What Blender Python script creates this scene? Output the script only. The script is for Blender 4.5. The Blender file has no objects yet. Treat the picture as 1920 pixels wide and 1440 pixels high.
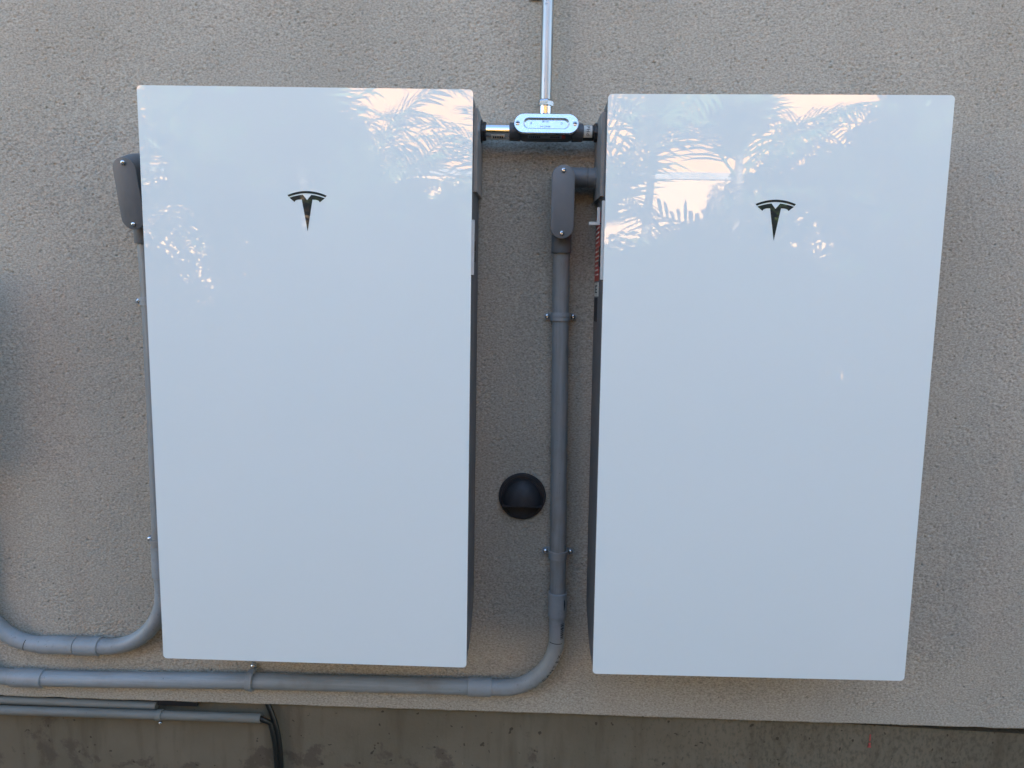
import bpy, bmesh, math, random
import numpy as np
from mathutils import Vector, Matrix

R = math.radians
scene = bpy.context.scene
COL = scene.collection

# ------------------------------------------------------------------ camera
cam_data = bpy.data.cameras.new('camera')
cam_data.sensor_width = 36.0
cam_data.lens = 24.375
cam_data.clip_start = 0.05
cam_data.clip_end = 2000.0
cam = bpy.data.objects.new('camera', cam_data)
COL.objects.link(cam)
cam.location = (0.71739693, -1.48621019, 1.38600473)
cam.rotation_euler = (R(82.73284422), R(-1.11162106), R(1.41287158))
scene.camera = cam

# ------------------------------------------------------------------ sky, sun, exposure
SUN_EL, SUN_AZ = 21.0, 12.0          # the sun stands behind the house, a little to the right
world = bpy.data.worlds.new('World')
scene.world = world
world.use_nodes = True
wn = world.node_tree.nodes
wl = world.node_tree.links
wn.clear()
sky = wn.new('ShaderNodeTexSky')
sky.sky_type = 'NISHITA'
sky.sun_disc = False
sky.sun_elevation = R(SUN_EL)
sky.sun_rotation = R(SUN_AZ)
sky.air_density = 1.0
sky.dust_density = 0.8
sky.ozone_density = 1.0
bg = wn.new('ShaderNodeBackground')
bg.inputs['Strength'].default_value = 0.09
wo = wn.new('ShaderNodeOutputWorld')
wl.new(sky.outputs[0], bg.inputs['Color'])
wl.new(bg.outputs[0], wo.inputs['Surface'])

sun_data = bpy.data.lights.new('sun', 'SUN')
sun_data.energy = 5.0
sun_data.angle = R(0.5)
sun_data.color = (1.0, 0.88, 0.72)
sun = bpy.data.objects.new('sun', sun_data)
COL.objects.link(sun)
sun.location = (3, 12, 9)
_d = Vector((-math.sin(R(SUN_AZ)) * math.cos(R(SUN_EL)), -math.cos(R(SUN_AZ)) * math.cos(R(SUN_EL)), -math.sin(R(SUN_EL))))
sun.rotation_euler = _d.to_track_quat('-Z', 'Y').to_euler()

scene.render.engine = 'CYCLES'
scene.cycles.use_denoising = True
scene.cycles.denoising_input_passes = 'RGB_ALBEDO_NORMAL'
scene.cycles.denoising_prefilter = 'ACCURATE'
scene.cycles.max_bounces = 8
vs = scene.view_settings
vs.view_transform = 'Standard'
vs.look = 'None'
vs.gamma = 1.0
vs.exposure = 3.33
vs.use_curve_mapping = False


# ------------------------------------------------------------------ materials
def new_mat(name):
    m = bpy.data.materials.new(name)
    m.use_nodes = True
    nt = m.node_tree
    return m, nt, nt.nodes['Principled BSDF']


def nd(nt, kind, **kw):
    n = nt.nodes.new(kind)
    for k, v in kw.items():
        if hasattr(n, k):
            setattr(n, k, v)
        else:
            n.inputs[k.replace('_', ' ')].default_value = v
    return n


def ramp(nt, fac, stops):
    r = nt.nodes.new('ShaderNodeValToRGB')
    el = r.color_ramp.elements
    while len(el) < len(stops):
        el.new(0.5)
    for e, (p, c) in zip(el, stops):
        e.position = p
        e.color = (*c, 1) if len(c) == 3 else c
    nt.links.new(fac, r.inputs[0])
    return r.outputs[0]


def coords(nt, scale=(1, 1, 1), kind='Object'):
    tc = nt.nodes.new('ShaderNodeTexCoord')
    mp = nt.nodes.new('ShaderNodeMapping')
    mp.inputs['Scale'].default_value = scale
    nt.links.new(tc.outputs[kind], mp.inputs[0])
    return mp.outputs[0]


def noise(nt, vec, scale, detail=4, rough=0.55, dist=0.0):
    n = nt.nodes.new('ShaderNodeTexNoise')
    n.inputs['Scale'].default_value = scale
    n.inputs['Detail'].default_value = detail
    n.inputs['Roughness'].default_value = rough
    n.inputs['Distortion'].default_value = dist
    nt.links.new(vec, n.inputs['Vector'])
    return n.outputs[0]


def mix(nt, fac, a, b, mode='MIX'):
    m = nt.nodes.new('ShaderNodeMix')
    m.data_type = 'RGBA'
    m.blend_type = mode
    for sock, v in ((m.inputs[0], fac), (m.inputs[6], a), (m.inputs[7], b)):
        if hasattr(v, 'is_linked'):
            nt.links.new(v, sock)
        elif isinstance(v, (int, float)):
            sock.default_value = v
        else:
            sock.default_value = (*v, 1)
    return m.outputs[2]


def bump(nt, b, height, strength, dist):
    n = nt.nodes.new('ShaderNodeBump')
    n.inputs['Strength'].default_value = strength
    n.inputs['Distance'].default_value = dist
    nt.links.new(height, n.inputs['Height'])
    nt.links.new(n.outputs[0], b.inputs['Normal'])


def simple(name, col, rough=0.5, metal=0.0, var=0.12, scale=60, bmp=0.0, ior=1.5):
    m, nt, b = new_mat(name)
    v = coords(nt)
    f = noise(nt, v, scale)
    lo = tuple(c * (1 - var) for c in col)
    hi = tuple(min(1, c * (1 + var)) for c in col)
    nt.links.new(ramp(nt, f, [(0.3, lo), (0.7, hi)]), b.inputs['Base Color'])
    rr = ramp(nt, noise(nt, v, scale * 0.37), [(0.3, (rough * 0.85,) * 3), (0.7, (min(1, rough * 1.15),) * 3)])
    nt.links.new(rr, b.inputs['Roughness'])
    b.inputs['Metallic'].default_value = metal
    b.inputs['IOR'].default_value = ior
    if bmp:
        bump(nt, b, noise(nt, v, scale * 6, 2), bmp, 0.001)
    return m


M = {}


def build_materials():
    # stucco
    m, nt, b = new_mat('stucco')
    v = coords(nt)
    big = noise(nt, v, 2.2, 5)
    c = ramp(nt, big, [(0.3, (0.350, 0.320, 0.262)), (0.7, (0.418, 0.384, 0.318))])
    fine = noise(nt, coords(nt, (0.62, 1, 1)), 320, 2.5, 0.65)
    c = mix(nt, 1.0, c, ramp(nt, fine, [(0.27, (0.30, 0.295, 0.29)), (0.5, (0.5, 0.5, 0.5)), (0.74, (0.66, 0.665, 0.67))]), 'OVERLAY')
    spk = noise(nt, coords(nt, (0.6, 1, 1)), 205, 2, 0.5)  # sand grain and specks; their dark tones also stand in for shaded creases
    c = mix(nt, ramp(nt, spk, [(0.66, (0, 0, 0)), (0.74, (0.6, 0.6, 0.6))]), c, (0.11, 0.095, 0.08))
    runs = noise(nt, coords(nt, (9, 9, 0.9)), 1.0, 5, 0.6)
    c = mix(nt, ramp(nt, runs, [(0.52, (0, 0, 0)), (0.75, (0.12, 0.12, 0.12))]), c, (0.20, 0.18, 0.145))
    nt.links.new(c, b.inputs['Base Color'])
    b.inputs['Roughness'].default_value = 0.92
    b.inputs['Specular IOR Level'].default_value = 0.25
    bump(nt, b, noise(nt, v, 420, 3, 0.6), 0.55, 0.0012)
    M['stucco'] = m
    # concrete footing
    m, nt, b = new_mat('concrete')
    v = coords(nt)
    c = ramp(nt, noise(nt, v, 3.0, 6), [(0.3, (0.130, 0.110, 0.075)), (0.7, (0.188, 0.163, 0.118))])
    # damp flaking patches with ragged outlines, more towards the soil and the right
    tc = nt.nodes.new('ShaderNodeTexCoord')
    sx = nt.nodes.new('ShaderNodeSeparateXYZ')
    nt.links.new(tc.outputs['Object'], sx.inputs[0])
    pz = ramp(nt, noise(nt, v, 9.0, 9, 0.66, 0.2), [(0.0, (0, 0, 0)), (1.0, (1, 1, 1))])
    mr = nt.nodes.new('ShaderNodeMapRange')
    mr.inputs['From Min'].default_value = 0.41
    mr.inputs['From Max'].default_value = 0.16
    mr.inputs['To Min'].default_value = -0.14
    mr.inputs['To Max'].default_value = 0.16
    nt.links.new(sx.outputs['Z'], mr.inputs['Value'])
    ad = nt.nodes.new('ShaderNodeMath')
    ad.operation = 'ADD'
    nt.links.new(pz, ad.inputs[0])
    nt.links.new(mr.outputs[0], ad.inputs[1])
    c = mix(nt, ramp(nt, ad.outputs[0], [(0.545, (0, 0, 0)), (0.60, (0.72, 0.72, 0.72))]), c, (0.085, 0.070, 0.054))
    mx = nt.nodes.new('ShaderNodeMapRange')
    mx.inputs['From Min'].default_value = 0.7
    mx.inputs['From Max'].default_value = 1.3
    mx.inputs['To Min'].default_value = -0.12
    mx.inputs['To Max'].default_value = 0.06
    nt.links.new(sx.outputs['X'], mx.inputs['Value'])
    ad2 = nt.nodes.new('ShaderNodeMath')
    ad2.operation = 'ADD'
    nt.links.new(noise(nt, coords(nt, (1.25, 1, 0.8)), 85, 7, 0.68), ad2.inputs[0])
    nt.links.new(mx.outputs[0], ad2.inputs[1])
    c = mix(nt, ramp(nt, ad2.outputs[0], [(0.52, (0, 0, 0)), (0.68, (0.6, 0.6, 0.6))]), c, (0.07, 0.066, 0.046))
    drip = noise(nt, coords(nt, (26, 26, 3.2)), 1.0, 6, 0.62)
    c = mix(nt, ramp(nt, drip, [(0.50, (0, 0, 0)), (0.72, (0.5, 0.5, 0.5))]), c, (0.085, 0.070, 0.046))
    pits = noise(nt, v, 70, 1, 0.4)
    c = mix(nt, ramp(nt, pits, [(0.735, (0, 0, 0)), (0.765, (0.8, 0.8, 0.8))]), c, (0.045, 0.037, 0.027))
    eff = noise(nt, coords(nt, (40, 40, 9)), 1.0, 5, 0.7)
    c = mix(nt, ramp(nt, eff, [(0.70, (0, 0, 0)), (0.76, (0.4, 0.4, 0.4))]), c, (0.42, 0.40, 0.36))
    nt.links.new(c, b.inputs['Base Color'])
    b.inputs['Roughness'].default_value = 0.9
    b.inputs['Specular IOR Level'].default_value = 0.2
    bump(nt, b, noise(nt, v, 90, 6, 0.65), 0.5, 0.003)
    M['concrete'] = m
    # glass front: white enamel under clear glass
    m, nt, b = new_mat('white_glass')
    v = coords(nt)
    nt.links.new(ramp(nt, noise(nt, v, 1.6, 3), [(0.3, (0.755, 0.81, 0.795)), (0.7, (0.775, 0.825, 0.81))]), b.inputs['Base Color'])
    b.inputs['Roughness'].default_value = 0.0
    b.inputs['IOR'].default_value = 1.52
    b.inputs['Coat Weight'].default_value = 1.0
    b.inputs['Coat IOR'].default_value = 1.55
    b.inputs['Coat Roughness'].default_value = 0.0
    M['white_glass'] = m
    m, nt, b = new_mat('emblem_print')
    v = coords(nt)
    nt.links.new(ramp(nt, noise(nt, v, 300, 3), [(0.3, (0.028, 0.030, 0.028)), (0.7, (0.040, 0.042, 0.040))]), b.inputs['Base Color'])
    b.inputs['Roughness'].default_value = 0.012
    b.inputs['Coat Weight'].default_value = 1.0
    b.inputs['Coat Roughness'].default_value = 0.0
    M['emblem'] = m

    # grey PVC, scuffed lengthwise
    def pvc(name, lo, hi, stretch, rough):
        m, nt, b = new_mat(name)
        v = coords(nt, stretch)
        c = ramp(nt, noise(nt, v, 1.0, 6, 0.6), [(0.28, lo), (0.72, hi)])
        scr = noise(nt, v, 2.6, 6, 0.72)
        c = mix(nt, ramp(nt, scr, [(0.60, (0, 0, 0)), (0.72, (0.6, 0.6, 0.6))]), c, tuple(x * 0.5 for x in lo))
        v2 = coords(nt)
        c = mix(nt, ramp(nt, noise(nt, v2, 14, 5, 0.6), [(0.5, (0, 0, 0)), (0.75, (0.5, 0.5, 0.5))]), c, (0.19, 0.165, 0.125))
        c = mix(nt, ramp(nt, noise(nt, v2, 150, 2, 0.5), [(0.73, (0, 0, 0)), (0.77, (0.8, 0.8, 0.8))]), c, (0.03, 0.03, 0.03))
        nt.links.new(c, b.inputs['Base Color'])
        b.inputs['Roughness'].default_value = rough
        bump(nt, b, noise(nt, v2, 240, 3), 0.10, 0.0006)
        return m
    M['pvc_v'] = pvc('pvc_vertical', (0.200, 0.215, 0.215), (0.270, 0.290, 0.292), (130, 130, 9), 0.50)
    M['pvc_h'] = pvc('pvc_horizontal', (0.225, 0.250, 0.258), (0.305, 0.335, 0.348), (9, 130, 130), 0.48)
    M['pvc_fit'] = pvc('pvc_fitting', (0.235, 0.260, 0.268), (0.29, 0.315, 0.328), (25, 25, 25), 0.45)
    M['pvc_dark'] = simple('pvc_box', (0.135, 0.147, 0.155), 0.45, 0, 0.06, 30, 0.12)
    M['pvc_thin'] = pvc('pvc_painted', (0.145, 0.148, 0.130), (0.20, 0.205, 0.185), (12, 90, 90), 0.6)
    # galvanised steel
    m, nt, b = new_mat('galvanised_steel')
    v = coords(nt, (60, 60, 14))
    c = ramp(nt, noise(nt, v, 1.0, 5), [(0.3, (0.29, 0.30, 0.30)), (0.7, (0.42, 0.43, 0.43))])
    c = mix(nt, ramp(nt, noise(nt, coords(nt, (300, 300, 28)), 1.0, 5, 0.7), [(0.62, (0, 0, 0)), (0.68, (0.8, 0.8, 0.8))]), c, (0.16, 0.17, 0.18))
    nt.links.new(c, b.inputs['Base Color'])
    b.inputs['Metallic'].default_value = 0.9
    nt.links.new(ramp(nt, noise(nt, v, 2.0, 3), [(0.3, (0.28,) * 3), (0.7, (0.42,) * 3)]), b.inputs['Roughness'])
    M['galv'] = m
    M['chrome'] = simple('polished_steel', (0.70, 0.71, 0.72), 0.12, 1.0, 0.05, 40)
    M['zinc'] = simple('zinc_plated_steel', (0.62, 0.63, 0.65), 0.16, 1.0, 0.08, 120)
    M['screw'] = simple('screw_steel', (0.55, 0.55, 0.55), 0.22, 1.0, 0.08, 200)
    M['cover_alu'] = simple('stamped_aluminium', (0.66, 0.67, 0.68), 0.27, 1.0, 0.03, 90, 0.08)
    M['cast'] = simple('cast_iron_grey', (0.085, 0.087, 0.092), 0.50, 0.35, 0.15, 180, 0.3)
    M['black'] = simple('black_plastic', (0.014, 0.014, 0.015), 0.40, 0, 0.2, 80, 0.1)
    M['vent'] = simple('vent_plastic', (0.020, 0.020, 0.023), 0.62, 0, 0.25, 70, 0.3)
    M['hose'] = simple('hose_rubber', (0.009, 0.011, 0.010), 0.42, 0, 0.2, 60, 0.1)
    M['cab_dark'] = simple('cabinet_side', (0.085, 0.088, 0.095), 0.45, 0, 0.10, 22, 0.1)
    M['cab_light'] = simple('bracket_metal', (0.25, 0.25, 0.245), 0.42, 0.3, 0.06, 30)
    M['pale'] = simple('pale_plastic', (0.52, 0.52, 0.51), 0.45, 0, 0.05, 60)
    M['red'] = simple('red_label', (0.33, 0.035, 0.018), 0.5, 0, 0.12, 160)
    M['paper'] = simple('label_paper', (0.50, 0.49, 0.44), 0.6, 0, 0.10, 120)
    M['ink'] = simple('black_ink', (0.012, 0.012, 0.014), 0.6, 0, 0.2, 200)
    M['etch'] = simple('etched_grey', (0.20, 0.23, 0.28), 0.5, 0.6, 0.1, 200)
    M['redpaint'] = simple('red_marking_paint', (0.36, 0.07, 0.06), 0.8, 0, 0.3, 90)
    # outdoors
    m, nt, b = new_mat('soil')
    v = coords(nt)
    nt.links.new(ramp(nt, noise(nt, v, 1.3, 8), [(0.3, (0.10, 0.075, 0.05)), (0.7, (0.17, 0.13, 0.09))]), b.inputs['Base Color'])
    b.inputs['Roughness'].default_value = 0.95
    bump(nt, b, noise(nt, v, 25, 6), 0.6, 0.02)
    M['soil'] = m
    M['paving'] = simple('paving_concrete', (0.15, 0.12, 0.085), 0.85, 0, 0.15, 4, 0.3)
    M['peach'] = simple('peach_stucco', (0.40, 0.195, 0.035), 0.9, 0, 0.06, 3, 0.2)
    M['cream'] = simple('cream_stucco', (0.42, 0.25, 0.11), 0.9, 0, 0.06, 3, 0.2)
    M['trim'] = simple('trim_paint', (0.12, 0.10, 0.09), 0.6, 0, 0.1, 10)
    M['rooftile'] = simple('roof_membrane', (0.22, 0.16, 0.12), 0.9, 0, 0.15, 6)

    def leaf(name, lo, hi):
        m, nt, b = new_mat(name)
        v = coords(nt)
        nt.links.new(ramp(nt, noise(nt, v, 3.5, 4), [(0.3, lo), (0.7, hi)]), b.inputs['Base Color'])
        b.inputs['Roughness'].default_value = 0.55
        b.inputs['Specular IOR Level'].default_value = 0.35
        return m
    M['frond'] = leaf('palm_leaf', (0.030, 0.055, 0.018), (0.060, 0.10, 0.032))
    M['bush'] = leaf('shrub_leaf', (0.022, 0.045, 0.016), (0.045, 0.085, 0.028))
    M['bark'] = simple('palm_bark', (0.13, 0.10, 0.07), 0.9, 0, 0.3, 18, 0.5)


build_materials()


# ------------------------------------------------------------------ mesh helpers
def link(o, parent=None):
    COL.objects.link(o)
    if parent is not None:
        o.parent = parent
    return o


def obj(name, bm, mat, parent=None, smooth=40, bevel=0.0, seg=2):
    if bevel:
        es = [e for e in bm.edges if len(e.link_faces) == 2 and e.calc_face_angle(0) > R(35)]
        bmesh.ops.bevel(bm, geom=es, offset=bevel, segments=seg, profile=0.5, affect='EDGES', clamp_overlap=True)
    bmesh.ops.recalc_face_normals(bm, faces=bm.faces[:])
    me = bpy.data.meshes.new(name)
    bm.to_mesh(me)
    bm.free()
    me.materials.append(M[mat] if isinstance(mat, str) else mat)
    if smooth:
        me.polygons.foreach_set('use_smooth', [True] * len(me.polygons))
        me.set_sharp_from_angle(angle=R(smooth))
    return link(bpy.data.objects.new(name, me), parent)


def thing(name, label, cat, loc=(0, 0, 0), group=None):
    o = bpy.data.objects.new(name, None)
    o.empty_display_size = 0.05
    COL.objects.link(o)
    o.location = loc
    tag(o, label, cat, group)
    return o


def tag(o, label, cat, group=None):
    o['label'] = label
    o['category'] = cat
    if group:
        o['group'] = group


def place(o):
    """parts are modelled in world coordinates; give the child the inverse of its thing's location"""
    p = o.parent
    if p is not None:
        w = Vector((0, 0, 0))
        q = p
        while q is not None:
            w += q.location
            q = q.parent
        o.location = -w
    return o


def part(name, bm, mat, parent, **kw):
    return place(obj(name, bm, mat, parent, **kw))


def box(bm, x0, x1, y0, y1, z0, z1, mtx=None):
    vs = [bm.verts.new(p) for p in ((x0, y0, z0), (x1, y0, z0), (x1, y1, z0), (x0, y1, z0), (x0, y0, z1), (x1, y0, z1), (x1, y1, z1), (x0, y1, z1))]
    for f in ((0, 3, 2, 1), (4, 5, 6, 7), (0, 1, 5, 4), (1, 2, 6, 5), (2, 3, 7, 6), (3, 0, 4, 7)):
        bm.faces.new([vs[i] for i in f])
    if mtx is not None:
        bmesh.ops.transform(bm, matrix=mtx, verts=vs)
    return bm


def BM():
    return bmesh.new()


def tube(bm, pts, rad, seg=24, cap=True):
    """pts: list of points, rad: number or list"""
    pts = [Vector(p) for p in pts]
    n = len(pts)
    rads = [rad] * n if isinstance(rad, (int, float)) else rad
    tang = []
    for i in range(n):
        a = pts[max(0, i - 1)]
        b = pts[min(n - 1, i + 1)]
        t = b - a
        k = i
        while t.length < 1e-9:
            k += 1
            t = pts[min(n - 1, k + 1)] - pts[max(0, i - 2)]
        tang.append(t.normalized())
    up = Vector((0, 1, 0)) if abs(tang[0].y) < 0.9 else Vector((1, 0, 0))
    u = (up - tang[0] * up.dot(tang[0])).normalized()
    rings = []
    for i in range(n):
        u = (u - tang[i] * u.dot(tang[i])).normalized()
        w = tang[i].cross(u)
        rings.append([bm.verts.new(pts[i] + (u * math.cos(a) + w * math.sin(a)) * rads[i]) for a in (2 * math.pi * k / seg for k in range(seg))])
    for a, b in zip(rings, rings[1:]):
        for k in range(seg):
            bm.faces.new((a[k], a[(k + 1) % seg], b[(k + 1) % seg], b[k]))
    if cap:
        bm.faces.new(rings[0][::-1])
        bm.faces.new(rings[-1])
    return bm


def lathe(bm, base, axis, prof, seg=28, cap=True):
    """prof: list of (distance along axis, radius)"""
    base, axis = Vector(base), Vector(axis).normalized()
    u = axis.orthogonal().normalized()
    w = axis.cross(u)
    rings = []
    for d, r in prof:
        c = base + axis * d
        rings.append([bm.verts.new(c + (u * math.cos(a) + w * math.sin(a)) * max(r, 1e-5)) for a in (2 * math.pi * k / seg for k in range(seg))])
    for a, b in zip(rings, rings[1:]):
        for k in range(seg):
            bm.faces.new((a[k], a[(k + 1) % seg], b[(k + 1) % seg], b[k]))
    if cap:
        bm.faces.new(rings[0][::-1])
        bm.faces.new(rings[-1])
    return bm


def prism(bm, poly, y0, y1):
    """poly: list of (x, z); extruded along y"""
    a = [bm.verts.new((x, y0, z)) for x, z in poly]
    b = [bm.verts.new((x, y1, z)) for x, z in poly]
    n = len(poly)
    bm.faces.new(a)
    bm.faces.new(b[::-1])
    for i in range(n):
        bm.faces.new((a[i], b[i], b[(i + 1) % n], a[(i + 1) % n]))
    return bm


def stadium(cx, cz, w, h, n=12):
    """rounded slot outline; the long side may be either"""
    pts = []
    if h >= w:
        r = w / 2
        for s, z0 in ((1, cz + h / 2 - r), (-1, cz - h / 2 + r)):
            for k in range(n + 1):
                a = math.pi * k / n + (0 if s > 0 else math.pi)
                pts.append((cx + r * math.cos(a), z0 + r * math.sin(a)))
    else:
        r = h / 2
        for s, x0 in ((1, cx + w / 2 - r), (-1, cx - w / 2 + r)):
            for k in range(n + 1):
                a = -math.pi / 2 + math.pi * k / n + (0 if s > 0 else math.pi)
                pts.append((x0 + r * math.cos(a), cz + r * math.sin(a)))
    return pts


def rrect(x0, x1, z0, z1, r, n=6):
    pts = []
    for cx, cz, a0 in ((x1 - r, z1 - r, 0), (x0 + r, z1 - r, 90), (x0 + r, z0 + r, 180), (x1 - r, z0 + r, 270)):
        for k in range(n + 1):
            a = R(a0 + 90 * k / n)
            pts.append((cx + r * math.cos(a), cz + r * math.sin(a)))
    return pts


def arc(cx, cz, y, rad, a0, a1, n=16):
    return [(cx + rad * math.cos(R(a0 + (a1 - a0) * k / n)), y, cz + rad * math.sin(R(a0 + (a1 - a0) * k / n))) for k in range(n + 1)]


def screw_mesh(bm, c, axis, r=0.0042, h=0.0028):
    lathe(bm, c, axis, [(-0.002, r * 0.9), (0, r), (h * 0.55, r * 0.97), (h * 0.85, r * 0.72), (h, r * 0.42), (h * 0.62, r * 0.34), (h * 0.6, 0.0002)], 14)
    return bm


def text_mesh(name, txt, size, mat, parent, mtx, depth=0.0002):
    cu = bpy.data.curves.new('tmp_text', 'FONT')
    cu.body = txt
    cu.size = size
    cu.extrude = depth
    cu.align_x = 'CENTER'
    cu.align_y = 'CENTER'
    cu.resolution_u = 3
    to = bpy.data.objects.new('tmp_text', cu)
    COL.objects.link(to)
    bpy.context.view_layer.update()
    me = bpy.data.meshes.new_from_object(to)
    me.name = name
    bpy.data.objects.remove(to)
    bpy.data.curves.remove(cu)
    me.transform(mtx)
    me.materials.clear()
    me.materials.append(M[mat])
    return place(link(bpy.data.objects.new(name, me), parent))


# ------------------------------------------------------------------ the ground
bm = BM()
box(bm, -60, 60, -60, 60, -0.5, 0.0)
o = obj('ground', bm, 'soil', smooth=0)
o['kind'] = 'structure'
bm = BM()
box(bm, -8, 10, -2.6, -0.06, 0.004, 0.03)
o = obj('path', bm, 'paving', bevel=0.006)
o['kind'] = 'structure'

# ------------------------------------------------------------------ the house wall
ZB = 0.435       # lower edge of the stucco
WX0, WX1, WZ1 = -0.72, 2.05, 2.15


def grf(nx, nz, d, wlx, wlz, bw, seed):
    rng = np.random.default_rng(seed)
    sp = np.fft.rfft2(rng.standard_normal((nz, nx)))
    fz = np.fft.fftfreq(nz, d)[:, None] * wlz
    fx = np.fft.rfftfreq(nx, d)[None, :] * wlx
    k = np.sqrt(fz ** 2 + fx ** 2)
    filt = np.exp(-((k - 1) / bw) ** 2) if bw else np.exp(-k ** 2)
    g = np.fft.irfft2(sp * filt, s=(nz, nx))
    return (g - g.mean()) / g.std()


def stucco_patch(parent):
    d = 0.0020
    nx = int((WX1 - WX0) / d)
    nz = int((WZ1 - ZB) / d)
    n1 = grf(nx, nz, d, 0.0125, 0.0092, 0.6, 3)
    n2 = grf(nx, nz, d, 0.0070, 0.0060, 0.6, 4)
    mask = np.clip(0.75 + 0.40 * grf(nx, nz, d, 0.07, 0.05, 0, 5), 0.15, 1.5)
    h = -np.clip(n1 + 0.55 * n2 - 0.35, 0, 2.0) * 0.00072 * mask
    h += n2 * 0.00020 + grf(nx, nz, d, 0.020, 0.016, 0.5, 7) * 0.00010
    h += grf(nx, nz, d, 0.5, 0.4, 0, 9) * 0.0007
    pit = grf(nx, nz, d, 0.011, 0.009, 0.5, 11)
    h -= np.clip(pit - 2.0, 0, 1.0) * 0.0032
    z = ZB + np.arange(nz) * d
    fade = np.clip((z - ZB) / 0.05, 0.25, 1)[:, None]
    h = h * fade
    x = WX0 + np.arange(nx) * (WX1 - WX0) / (nx - 1)
    z = ZB + np.arange(nz) * (WZ1 - ZB) / (nz - 1)
    X, Z = np.meshgrid(x, z)
    rag = grf(nx, 8, d, 0.05, 0.05, 0, 13)[0] * 0.0006
    Z[0] += rag
    rag2 = grf(nx, 8, d, 0.012, 0.02, 0.5, 15)[0]
    Z[0] += np.clip(rag2 - 1.9, 0, 1) * 0.003
    # an extra first row turns the lower edge back to the footing
    Xa = np.vstack([X[:1], X])
    Za = np.vstack([Z[:1], Z])
    Ya = np.vstack([np.full((1, nx), 0.03), -h])
    Ya[1] += 0.0008
    co = np.stack([Xa, Ya, Za], -1).reshape(-1, 3).astype(np.float32)
    nr = nz + 1
    idx = np.arange(nr * nx).reshape(nr, nx)
    q = np.stack([idx[:-1, :-1], idx[:-1, 1:], idx[1:, 1:], idx[1:, :-1]], -1).reshape(-1, 4)
    me = bpy.data.meshes.new('wall')
    me.vertices.add(len(co))
    me.vertices.foreach_set('co', co.ravel())
    me.loops.add(q.size)
    me.loops.foreach_set('vertex_index', q.ravel().astype(np.int32))
    me.polygons.add(len(q))
    me.polygons.foreach_set('loop_start', np.arange(0, q.size, 4, dtype=np.int32))
    me.polygons.foreach_set('use_smooth', np.ones(len(q), dtype=bool))
    me.update(calc_edges=True)
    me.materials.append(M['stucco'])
    return place(link(bpy.data.objects.new('wall', me), parent))


house = thing('house', 'beige rough stucco house wall on a stained concrete footing', 'house', (0.7, 0.15, 0))
stucco_patch(house)
ROOF = 3.7
bm = BM()
box(bm, -7, WX0, 0.0, 0.4, ZB, ROOF)
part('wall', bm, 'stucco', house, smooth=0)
bm = BM()
box(bm, WX1, 9, 0.0, 0.4, ZB, ROOF)
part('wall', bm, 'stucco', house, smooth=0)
bm = BM()
box(bm, WX0 + 0.0005, WX1 - 0.0005, 0.0, 0.4, WZ1, ROOF)
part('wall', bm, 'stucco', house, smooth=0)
bm = BM()
box(bm, -7, 9, 0.42, 6.5, 0.0, ROOF)
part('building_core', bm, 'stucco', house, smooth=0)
bm = BM()
box(bm, -7.1, 9.1, -0.05, 6.6, ROOF + 0.003, ROOF + 0.12)
part('roof', bm, 'rooftile', house, bevel=0.01)
# footing: its top edge drops to the right, leaving a dark gap below the stucco
bm = BM()
prism(bm, [(-7, -0.02), (9, -0.02), (9, 0.404), (1.95, 0.4075), (1.60, 0.4165), (1.40, 0.4225), (1.15, 0.4345), (-7, 0.4345)], 0.022, 0.40)
part('footing', bm, 'concrete', house, smooth=0, bevel=0.0015, seg=1)
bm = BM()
box(bm, -0.128, -0.035, 0.004, 0.0215, 0.4215, 0.4335)  # black strip added in place of the shaded gap under the stucco
part('gap_shade_strip', bm, 'black', house, bevel=0.002)
bm = BM()
for zc, w_, h_ in ((0.388, 0.0022, 0.016), (0.371, 0.0045, 0.008), (0.365, 0.0075, 0.0028)):
    box(bm, 1.528 - w_ / 2, 1.528 + w_ / 2, 0.0205, 0.0225, zc - h_ / 2, zc + h_ / 2)
part('paint_mark', bm, 'redpaint', house, smooth=0)


# ------------------------------------------------------------------ the two battery cabinets
PW, PH, YP = 0.609, 1.099, -0.193


def emblem_polys():
    top = []
    for k in range(17):
        t = -1 + 2 * k / 16
        top.append((t, -0.215 * t * t))
    for k in range(17):
        t = 0.93 - 1.86 * k / 16
        top.append((t, -0.115 - 0.185 * (t / 0.93) ** 2))
    low = [(-0.905, -0.345)]
    for k in range(1, 7):
        t = -0.905 + (0.905 - 0.215) * k / 6
        low.append((t, -0.177 - 0.205 * t * t if k < 6 else -0.187))
    low += [(0, -0.45)] + [(-x, z) for x, z in low[::-1]]
    low += [(0.645, -0.55), (0.60, -0.485), (0.52, -0.445), (0.42, -0.428), (0.27, -0.425), (0.0, -2.0),
            (-0.27, -0.425), (-0.42, -0.428), (-0.52, -0.445), (-0.60, -0.485), (-0.645, -0.55)]
    return top, low


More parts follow.
